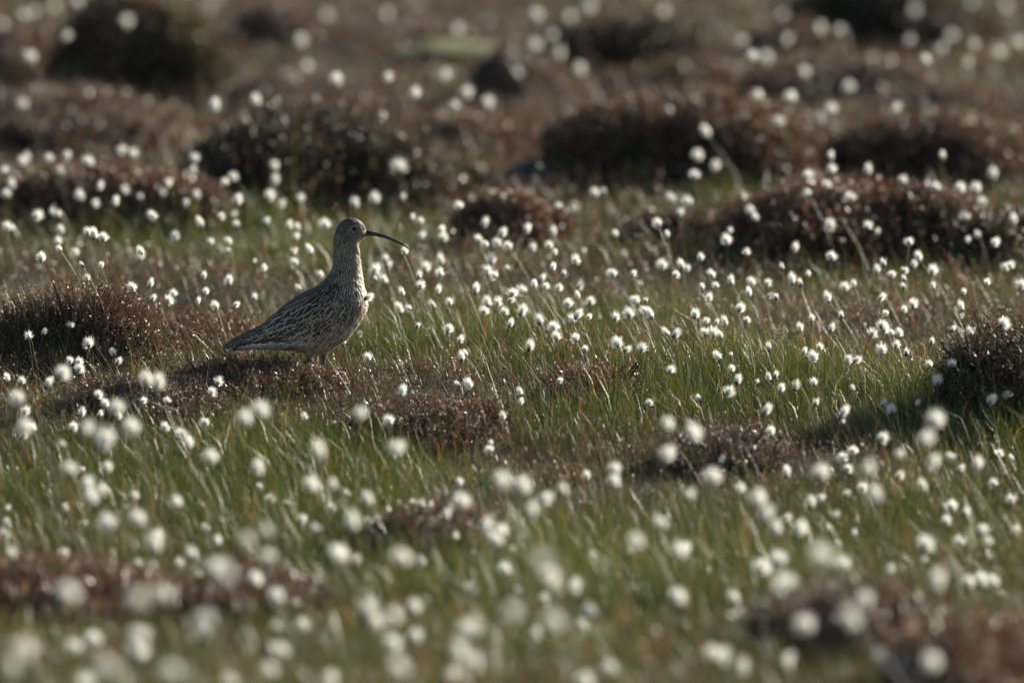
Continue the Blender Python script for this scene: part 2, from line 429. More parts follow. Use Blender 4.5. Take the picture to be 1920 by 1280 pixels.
# ------------------------------------------------------------------ the bird
S = FPX / 25.05
BX, BY = at(590, 712, 25.0)[0], 25.0
BZ = float(zt(BX, BY))
_, _, zfoot = at(590, 712, 25.0)
def bp(px, py, yy=0.0): return Vector(((px - 590) / S, yy, (712 - py) / S))
curlew = empty('curlew', (BX, BY, BZ + .002))
dz_bird = zfoot - (BZ + .002)         # keeps the photographed height of the body over its feet
tag(curlew, 'streaked brown curlew with a long down curved bill standing in profile on a heathery rise', 'bird')
ST = [  # back px, back py, front px, front py, half width px
 (688, 430.5, 688, 442.2, 5), (684, 425.2, 683.5, 444.6, 9), (678, 418.6, 677.5, 448.2, 13.5), (669, 412.2, 672.8, 453.5, 17), (657, 409.8, 671, 460.5, 19),
 (643, 415.5, 672, 466.5, 19.5), (633.5, 429, 672.8, 474, 19), (629.6, 450, 673.4, 483, 19), (628.9, 471, 674.4, 494, 20), (627.6, 491, 676.5, 510, 23),
 (622.5, 508, 679.5, 530, 30), (611, 523.5, 684.2, 549, 38), (594, 537.5, 686.3, 568, 45), (572, 548.5, 681.3, 586, 49), (552, 561, 670, 607, 51),
 (534, 574.5, 655, 627, 50), (518, 588, 634, 644.5, 47), (503, 601.5, 608, 658, 42), (488, 611.5, 580, 658.5, 35), (472, 620, 549, 654, 28),
 (458, 627, 516, 652.5, 22), (445, 633.5, 482, 652.5, 17), (435, 639.5, 456, 653.5, 13), (429, 645, 441, 654.5, 9), (427, 648.5, 432, 653.5, 5)]
A = np.array(ST, float)
def spl(u):
    i = int(min(max(math.floor(u), 0), len(A) - 2)); f = u - i
    p = [A[min(max(i + k, 0), len(A) - 1)] for k in (-1, 0, 1, 2)]
    return .5 * (2 * p[1] + (p[2] - p[0]) * f + (2 * p[0] - 5 * p[1] + 4 * p[2] - p[3]) * f * f + (3 * p[1] - p[0] - 3 * p[2] + p[3]) * f ** 3)
def surf(u, th):
    """point on the bird's skin: u along bill base -> tail, th = 0 back, pi/2 the side towards the camera, pi belly"""
    a = spl(u); T = bp(a[0], a[1]); B = bp(a[2], a[3]); c = (T + B) / 2; h = (T - B) / 2; wd = a[4] / S
    ct, st = math.cos(th), math.sin(th)
    return c + h * ct + Vector((0, -wd * st, 0))
NR, NS = 120, 36
bm = bmesh.new(); rings = []
for i in range(NR):
    u = i / (NR - 1) * (len(A) - 1)
    rings.append([bm.verts.new(surf(u, 2 * math.pi * k / NS)) for k in range(NS)])
for i in range(NR - 1):
    for k in range(NS):
        bm.faces.new((rings[i][k], rings[i][(k + 1) % NS], rings[i + 1][(k + 1) % NS], rings[i + 1][k]))
bm.faces.new(rings[0][::-1]); bm.faces.new(rings[-1])
gnd = -dz_bird                         # ground level in body space
def add_tube(path, radii, n=10):
    V, F = tube(path, radii, n); vs = [bm.verts.new(v) for v in V]
    for f in F: bm.faces.new([vs[k] for k in f])
for sx, sy, lean in ((579, -.032, -.004), (606, .030, -.006)):
    hip = bp(sx + 8, 640, sy); knee = bp(sx + 2, 662, sy); hock = bp(sx, 684, sy * .95)
    foot = Vector(((sx - 590) / S + lean, sy * .95, gnd + .007))
    add_tube([hip, knee, hock.lerp(knee, .4), hock, hock.lerp(foot, .5), foot], [.019, .0105, .0058, .0056, .0042, .0046], 12)
    for ang, l in ((-.45, .04), (0, .046), (.45, .04), (math.pi, .018)):
        tip = foot + Vector((math.cos(ang) * l, math.sin(ang) * l, -.003)); mid = foot.lerp(tip, .5) + Vector((0, 0, .003))
        add_tube([foot, mid, tip], [.0042, .0034, .002], 8)
bmesh.ops.recalc_face_normals(bm, faces=bm.faces)
loft = bpy.data.meshes.new('loft'); bm.to_mesh(loft); bm.free()
tmp = bpy.data.objects.new('tmp', loft); col.objects.link(tmp)
rm = tmp.modifiers.new('r', 'REMESH'); rm.mode = 'VOXEL'; rm.voxel_size = .0028; rm.use_smooth_shade = True
sm = tmp.modifiers.new('s', 'SMOOTH'); sm.factor = .5; sm.iterations = 3
dg = bpy.context.evaluated_depsgraph_get()
body_me = bpy.data.meshes.new_from_object(tmp.evaluated_get(dg)); body_me.name = 'curlew_body'
bpy.data.objects.remove(tmp); bpy.data.meshes.remove(loft)
# skin: buff plumage, blue grey bare legs below the feathered thigh
m, t, b, o = mat('curlew_skin')
tc = t.nodes.new('ShaderNodeTexCoord'); sp = t.nodes.new('ShaderNodeSeparateXYZ'); t.links.new(tc.outputs['Object'], sp.inputs[0])
mr = t.nodes.new('ShaderNodeMapRange'); mr.inputs['From Min'].default_value = (712 - 668) / S; mr.inputs['From Max'].default_value = (712 - 661) / S
t.links.new(sp.outputs['Z'], mr.inputs['Value'])
mxc = t.nodes.new('ShaderNodeMix'); mxc.data_type = 'RGBA'
mxc.inputs['A'].default_value = (.055, .065, .07, 1); mxc.inputs['B'].default_value = (.24, .19, .13, 1)
t.links.new(mr.outputs[0], mxc.inputs['Factor']); t.links.new(mxc.outputs['Result'], b.inputs['Base Color']); b.inputs['Roughness'].default_value = .6
body_me.materials.clear(); body_me.materials.append(m)
OFF = Vector((0, 0, dz_bird))
body = link('body', body_me, curlew); body.location = OFF
bvh = BVHTree.FromPolygons([v.co[:] for v in body_me.vertices], [p.vertices[:] for p in body_me.polygons])

# small contour feathers over the whole skin
def feather_mat(name, bars, fr=26, am=.26, li=.56, pa=1.0):
    m, t, b, o = mat(name); N = t.nodes.new; L = t.links.new
    uv = N('ShaderNodeUVMap'); sp = N('ShaderNodeSeparateXYZ'); L(uv.outputs[0], sp.inputs[0])
    def mth(op, a, b_=None, c_=None):
        n = N('ShaderNodeMath'); n.operation = op
        for k, v in enumerate((a, b_, c_)):
            if v is None: continue
            if isinstance(v, (int, float)): n.inputs[k].default_value = v
            else: L(v, n.inputs[k])
        return n.outputs[0]
    du = mth('ABSOLUTE', mth('MULTIPLY_ADD', sp.outputs[0], 2, -1))
    if bars:
        oi = N('ShaderNodeObjectInfo')
        wv = mth('MULTIPLY', mth('SINE', mth('ADD', mth('MULTIPLY', sp.outputs[1], fr), mth('MULTIPLY', oi.outputs['Random'], 6))), am)
        lim = mth('ADD', li, wv)
        lim = mth('MULTIPLY', lim, mth('MULTIPLY', mth('SUBTRACT', 1.06, mth('POWER', sp.outputs[1], 6)), 1.0))
        msk = N('ShaderNodeMapRange'); L(mth('SUBTRACT', lim, du), msk.inputs['Value'])
        msk.inputs['From Min'].default_value = -.10; msk.inputs['From Max'].default_value = .10
        shaft = mth('LESS_THAN', du, .07)
        cA = N('ShaderNodeMix'); cA.data_type = 'RGBA'; L(oi.outputs['Random'], cA.inputs['Factor'])
        cA.inputs['A'].default_value = (.40 * pa, .33 * pa, .235 * pa, 1); cA.inputs['B'].default_value = (.62 * pa, .55 * pa, .44 * pa, 1)
        cB = N('ShaderNodeMix'); cB.data_type = 'RGBA'; L(oi.outputs['Random'], cB.inputs['Factor'])
        cB.inputs['A'].default_value = (.030, .022, .016, 1); cB.inputs['B'].default_value = (.062, .044, .030, 1)
        fac = mth('MULTIPLY', msk.outputs[0], mth('SUBTRACT', 1, mth('MULTIPLY', shaft, .0)))
        outA, outB = cA.outputs['Result'], cB.outputs['Result']
    else:
        a1 = N('ShaderNodeAttribute'); a1.attribute_name = 'col'; a2 = N('ShaderNodeAttribute'); a2.attribute_name = 'col2'
        cw = N('ShaderNodeAttribute'); cw.attribute_name = 'cw'
        msk = N('ShaderNodeMapRange'); L(mth('SUBTRACT', cw.outputs['Fac'], du), msk.inputs['Value'])
        msk.inputs['From Min'].default_value = -.15; msk.inputs['From Max'].default_value = .15
        fac = msk.outputs[0]; outA, outB = a1.outputs['Color'], a2.outputs['Color']
    mc = N('ShaderNodeMix'); mc.data_type = 'RGBA'; L(fac, mc.inputs['Factor']); L(outA, mc.inputs['A']); L(outB, mc.inputs['B'])
    L(mc.outputs['Result'], b.inputs['Base Color']); b.inputs['Roughness'].default_value = .55; b.inputs['Specular IOR Level'].default_value = .35
    tr = N('ShaderNodeBsdfTranslucent'); L(mc.outputs['Result'], tr.inputs[0])
    mx = N('ShaderNodeMixShader'); mx.inputs[0].default_value = .22
    L(b.outputs[0], mx.inputs[1]); L(tr.outputs[0], mx.inputs[2]); L(mx.outputs[0], o.inputs[0])
    return m
M_FEA = feather_mat('contour_plumage', False); M_WING = feather_mat('wing_plumage', True, 15, .24, .58, 1.0); M_SCAP = feather_mat('scapular_plumage', True, 14, .13, .68, .9)

def flake_grid(base, tdir, nrm, L, W, lift):
    """a small bowed feather: 3 rows of 3 verts"""
    s = tdir.cross(nrm).normalized(); V, U = [], []
    for v, wf in ((0, .55), (.55, 1.0), (1.0, .28)):
        for u in (-1, 0, 1):
            V.append(base + tdir * (L * v) + nrm * (lift * v + (.0009 if u == 0 else 0)) + s * (u * W * .5 * wf)); U.append(((u + 1) / 2, v))
    return V, U
FF = [(0, 1, 4, 3), (1, 2, 5, 4), (3, 4, 7, 6), (4, 5, 8, 7)]
V_, F_, U_, C1, C2, CW = [], [], [], [], [], []
r2 = random.Random(5)
NU = len(A) - 1
def sample():
    u = r2.uniform(.55, NU - .3); th = r2.uniform(0, 2 * math.pi)
    return u, th
cnt = 0
while cnt < 9500:
    u, th = sample(); a = spl(u)
    sz = math.hypot(a[0] - a[2], a[1] - a[3])
    if r2.random() > (sz / 105) * (1.7 if u < 10 else 1.0): continue
    P = surf(u, th); du = .04
    td = (surf(min(u + du, NU), th) - P)
    if td.length < 1e-6: continue
    td.normalize()
    ta = (surf(u, th + .05) - P); nr = td.cross(ta)
    if nr.length < 1e-9: continue
    nr.normalize(); c0 = (bp(a[0], a[1]) + bp(a[2], a[3])) / 2
    if nr.dot(P - c0) < 0: nr = -nr
    px, py = P.x * S + 590, 712 - P.z * S
    if math.hypot(px - 665, py - 426.8) < 6.5: continue
    belly = .5 - .5 * math.cos(th)                    # 0 back .. 1 front
    nb = r2.uniform(.8, 1.2)
    if u < 6:      # head
        L, W = .008, .0034; cA = (.44, .37, .28); cB = (.07, .05, .036); cw = .46 if belly < .6 else .3
        if belly < .28: cA, cw = (.30, .24, .17), .6
        if u < 4 and belly > .8: cA, cB, cw = (.66, .60, .50), (.50, .44, .35), .2
    elif u < 10.5: # neck
        L, W = .018, .0062; cA = (.50, .42, .31); cB = (.045, .031, .021); cw = .52 - .18 * belly
        if belly > .8: cA, cw = (.68, .61, .50), .22  # creamy foreneck, paled further to paint up the sunlit rim
    elif belly > .42 and (px > 566 or px > 540 and r2.random() < (px - 540) / 26):   # breast and flank
        k = min(max((py - 560) / 90, 0), 1)
        L, W = .021, .0082; cA = (.54 + .10 * k, .46 + .10 * k, .35 + .10 * k); cB = (.045, .032, .022); cw = .56 - .2 * k
        if belly > .93 and k < .4: cw = .2
        if r2.random() < .10 + .45 * k * belly: cw = .08
    elif px <= 566 - 22 * r2.random() and belly > .5:    # vent and under tail
        L, W = .020, .009; cA = (.86, .85, .83); cB = (.10, .075, .055); cw = .05 if r2.random() < .75 else .3
    else:          # mantle and back
        L, W = .021, .0085; cA = (.36, .29, .21); cB = (.030, .027, .019); cw = .6
    if cw > .12: cw += r2.uniform(-.12, .2)
    lift = .0022 if u < 6 else .003
    v, uu = flake_grid(P + nr * .0006, td, nr, L * r2.uniform(.8, 1.2), W * r2.uniform(.8, 1.2), lift * r2.uniform(.5, 1.6))
    o_ = len(V_); V_ += v; U_ += uu
    F_ += [tuple(o_ + k for k in f) for f in FF]
    for _ in range(9):
        C1.append([c * nb for c in cA]); C2.append([c * nb for c in cB]); CW.append(cw)
    cnt += 1
me = np_mesh('contour_feathers', np.array([v[:] for v in V_]), np.array(F_), np.array(C1), [M_FEA], smooth=True)
a = me.color_attributes.new('col2', 'FLOAT_COLOR', 'POINT'); C4 = np.ones((len(V_), 4), np.float32); C4[:, :3] = C2; a.data.foreach_set('color', C4.ravel())
a = me.attributes.new('cw', 'FLOAT', 'POINT'); a.data.foreach_set('value', np.array(CW, np.float32))
uvl = me.uv_layers.new(name='UVMap'); Ua = np.array(U_, np.float32)[np.array(F_).ravel()]; uvl.data.foreach_set('uv', Ua.ravel())
cf = link('plumage', me, curlew); cf.location = OFF; cf['kind'] = 'stuff'

# wing feathers one by one
def feather_mesh(name, L, W, point, mt, bow=.0022):
    V, U, F = [], [], []
    rows = 7
    for r_ in range(rows):
        v = r_ / (rows - 1)
        wf = min(1, .45 + 1.9 * v) * (1 - max(0, (v - point) / (1 - point)) ** 2.2) ** .6 if v < 1 else .10
        for u in (-1, -.5, 0, .5, 1):
            V.append((v * L, u * W * .5 * wf, bow * (1 - u * u) - .15 * bow * v)); U.append(((u + 1) / 2, v))
    for r_ in range(rows - 1):
        for k in range(4):
            o_ = r_ * 5 + k; F.append((o_, o_ + 1, o_ + 6, o_ + 5))
    me = np_mesh(name, np.array(V), np.array(F), None, [mt], smooth=True)
    uvl = me.uv_layers.new(name='UVMap'); uvl.data.foreach_set('uv', np.array(U, np.float32)[np.array(F).ravel()].ravel())
    return me
M_PRIM = plain('primary_plumage', (.018, .017, .018), .5, .4)
FM = {'covert': feather_mesh('covert', .036, .0145, .55, M_WING), 'scapular': feather_mesh('scapular', .054, .0175, .55, M_SCAP),
      'tertial': feather_mesh('tertial', .085, .019, .6, M_WING), 'primary': feather_mesh('primary', .13, .016, .75, M_PRIM, .003)}
def wing_feather(kind, px, py, ang, side, lift=.10, off=.0012, sc=1.0):
    o0 = bp(px, py); org = Vector((o0.x, -.5 * side, o0.z))
    loc, nr, _, _ = bvh.ray_cast(org, Vector((0, side, 0)))
    if loc is None: return
    if nr.y * side > 0: nr = -nr
    if abs(nr.y) < .12: return
    d = Vector((-math.cos(ang), 0, -math.sin(ang))); d = (d - nr * d.dot(nr)).normalized()
    d = (d + nr * lift).normalized(); yv = nr.cross(d).normalized(); zv = d.cross(yv)
    o_ = bpy.data.objects.new({'covert': 'covert_feather', 'scapular': 'scapular_feather', 'tertial': 'tertial_feather', 'primary': 'primary_feather'}[kind], FM[kind])
    col.objects.link(o_); o_.parent = curlew
    M_ = Matrix((d, yv, zv)).transposed().to_4x4(); M_.translation = loc + nr * off + OFF
    o_.matrix_basis = M_ @ Matrix.Diagonal((sc, sc, sc, 1))
def lerp_line(L, x):
    return float(np.interp(x, [p[0] for p in L][::-1], [p[1] for p in L][::-1]))
TOPL = [(668, 556), (640, 530), (612, 526), (594, 539), (572, 550), (552, 562), (534, 576), (518, 590), (503, 603), (480, 619), (450, 634)]
BOTL = [(668, 578), (650, 596), (625, 610), (600, 616), (570, 617), (540, 614), (510, 619), (480, 629), (450, 638)]
r3 = random.Random(21)
for side in (1, -1):
    for k in range(4):
        wing_feather('primary', 512 - k * 4, 601 + k * 3.5, .52 - .012 * k, side, .02, .0034 - .0004 * k, 1.0 - .04 * k)
    for k in range(4):
        wing_feather('tertial', 536 - k * 6, 588 + k * 7.5, .58 - .04 * k, side, .03, .0034, .9)
    x = 480
    while x < 664:
        t0, b0 = lerp_line(TOPL, x) + 4, lerp_line(BOTL, x)
        y = t0 + r3.uniform(0, 4)
        while y < b0:
            f = (y - t0) / (b0 - t0 + 1e-3)
            if x < 500: kind, sc = 'covert', .95
            elif f < .5 and x < 640: kind, sc = 'scapular', (1.0 if x < 600 else .8)
            else: kind, sc = 'covert', (1.0 if x < 610 else .78)
            ang = (.80 if f < .55 else .55) + r3.uniform(-.1, .1) - (.15 if x < 520 else 0)
            if x > 640: ang += .25
            wing_feather(kind, x + r3.uniform(-2.5, 2.5), y, ang, side, .05 + r3.uniform(0, .03), .0016, sc * r3.uniform(.88, 1.1))
            y += 9.0 * r3.uniform(.85, 1.15)
        x += 11.5

# bill, eye
def bill_tube(up, lo, rw, mt, name, parent):
    n = len(up); V, F = [], []; ns = 12
    for i in range(n):
        a, b_ = bp(*up[i]), bp(*lo[i]); c = (a + b_) / 2; h = (a - b_) / 2
        for k in range(ns):
            th = 2 * math.pi * k / ns; V.append(c + h * math.cos(th) + Vector((0, rw[i] / S * math.sin(th), 0)))
    for i in range(n - 1):
        for k in range(ns):
            F.append((i * ns + k, i * ns + (k + 1) % ns, (i + 1) * ns + (k + 1) % ns, (i + 1) * ns + k))
    F.append(tuple(range(ns))); F.append(tuple((n - 1) * ns + k for k in range(ns))[::-1])
    me = bpy.data.meshes.new(name); me.from_pydata(V, [], F); me.materials.append(mt)
    for p in me.polygons: p.use_smooth = True
    o_ = link(name, me, parent); return o_
UPB = [(682, 430.2), (686.3, 429.8), (701.6, 432.8), (721.9, 438.3), (737.1, 444.9), (752.3, 452.6), (762.5, 459.1), (768.2, 465.2)]
LOB = [(682, 441), (688.4, 440.8), (704.6, 441.6), (721.9, 445.4), (737.1, 451.0), (752.3, 457.6), (761.5, 463.4), (767.0, 467.0)]
MID = [((u_[0] + l_[0]) / 2, (u_[1] + l_[1]) / 2) for u_, l_ in zip(UPB, LOB)]
M_BILL = plain('dark_horn', (.010, .009, .011), .32, .5); M_BILL2 = plain('pinkish_horn', (.040, .024, .021), .35, .5)
bill = bill_tube(UPB, MID, [5, 4.6, 3.7, 3.0, 2.5, 2.1, 1.8, 1.1], M_BILL, 'bill', curlew); bill.location = OFF
lob = bill_tube([(p[0], p[1] + .25) for p in MID], LOB, [4.6, 4.2, 3.4, 2.7, 2.2, 1.8, 1.5, .8], M_BILL2, 'lower_mandible', bill)
M_EYE = plain('dark_eye', (.004, .003, .003), .2, .35); M_RING = plain('eye_ring', (.30, .25, .19), .6)
for side in (1, -1):
    loc, nr, _, _ = bvh.ray_cast(Vector((bp(665, 426.8).x, -.5 * side, bp(665, 426.8).z)), Vector((0, side, 0)))
    bm = bmesh.new(); bmesh.ops.create_uvsphere(bm, u_segments=20, v_segments=12, radius=.0070)
    me = bpy.data.meshes.new('eye'); bm.to_mesh(me); bm.free(); me.materials.append(M_EYE)
    for p in me.polygons: p.use_smooth = True
    e_ = link('eye', me, curlew); e_.location = loc + OFF + Vector((0, side * .0012, 0)); e_.scale = (1, .8, .85)
    V, F = tube([Vector((math.cos(q) * .0072, -side * .0026, math.sin(q) * .0070)) for q in np.linspace(0, 2 * math.pi, 25)], [.0007] * 25, 6, False)
    me = bpy.data.meshes.new('eye_ring'); me.from_pydata(V, [], F); me.materials.append(M_RING); link('eye_ring', me, e_)

# ------------------------------------------------------------------ cottongrass
def head_mesh(kind, seed, n=620, ws=1.0):
    r_ = np.random.default_rng(seed)
    L, R = {'plump': (.034, .0175), 'upright': (.040, .0135), 'ragged': (.036, .017), 'blown': (.040, .0145), 'thin': (.032, .0105)}[kind]
    if kind == 'thin': n = int(n * .55)
    cz = r_.uniform(-.55, 1.0, n); th = r_.uniform(0, 6.283, n); sr = np.sqrt(1 - cz ** 2)
    rad = r_.uniform(.55, 1.14, n) if kind != 'ragged' else r_.uniform(.45, 1.3, n)
    lob = 1 + .16 * np.sin(th * 2 + seed) + .10 * np.sin(th * 3 + 2 * seed + cz * 3)
    tip = np.stack([np.cos(th) * sr * R * rad * lob, np.sin(th) * sr * R * rad * lob, L * .50 + cz * L * .56 * rad], 1)
    root = np.stack([r_.normal(0, .0018, n), r_.normal(0, .0018, n), r_.uniform(.001, .014, n)], 1)
    if kind == 'blown':
        tip[:, 0] += .012 * (tip[:, 2] / L); tip[:, 2] -= .004 * (tip[:, 2] / L)
    mid = root * .45 + tip * .55; mid[:, :2] *= 1.12
    d = tip - root; s = np.cross(d, r_.normal(0, 1, (n, 3))); s /= np.linalg.norm(s, axis=1)[:, None] + 1e-9
    wd = r_.uniform(.00018, .00042, n)[:, None] * ws
    V = np.stack([root - s * wd, root + s * wd, mid - s * wd * .9, mid + s * wd * .9, tip - s * wd * .25, tip + s * wd * .25], 1).reshape(-1, 3)
    b_ = (np.arange(n) * 6)[:, None]
    F = np.concatenate([b_ + [0, 1, 3], b_ + [0, 3, 2], b_ + [2, 3, 5], b_ + [2, 5, 4]], 1).reshape(-1, 3)
    return V, F
KINDS = ['plump', 'plump', 'plump', 'upright', 'upright', 'ragged', 'ragged', 'blown', 'blown', 'thin']
HEADS = [(k, *head_mesh(k, 100 + i)) for i, k in enumerate(KINDS)]
HEADS_LOW = [head_mesh(k, 100 + i, 330, 1.5) for i, k in enumerate(KINDS)]
HEAD_ME = [np_mesh('bristles_' + k, v, f, None, [M_COTTON]) for k, v, f in HEADS]
def glume_mesh():
    V, F = [], []
    prof = [(0, .0014), (.004, .0052), (.009, .0062), (.015, .0045), (.020, .0010)]
    for z_, r_ in prof:
        for k in range(8): V.append((math.cos(k * .785) * r_, math.sin(k * .785) * r_, z_))
    for i in range(4):
        for k in range(8): F.append((i * 8 + k, i * 8 + (k + 1) % 8, i * 8 + 8 + (k + 1) % 8, i * 8 + 8 + k))
    return np.array(V), np.array(F)
GLV, GLF = glume_mesh(); GL_ME = np_mesh('glumes', GLV, GLF, None, [M_GLUME], smooth=True)
def stem_arr(bx, by, hgt, r0=.0011, c=(.10, .105, .04)):
    """a bowed stem from the origin to (bx, by, hgt)"""
    n = 6; V = []
    for i in range(n + 1):
        f = i / n; k = f ** 1.7
        for j in range(5):
            a = j * 1.2566; r_ = r0 * (1 - .35 * f)
            V.append((bx * k + math.cos(a) * r_, by * k + math.sin(a) * r_, hgt * f))
    F = [(i * 5 + j, i * 5 + (j + 1) % 5, i * 5 + 5 + (j + 1) % 5, i * 5 + 5 + j) for i in range(n) for j in range(5)]
    V = np.array(V); C = np.array(c)[None] * (1 + .5 * V[:, 2:3] / hgt) * np.array([[1, .93, .9]])
    return V, np.array(F), C

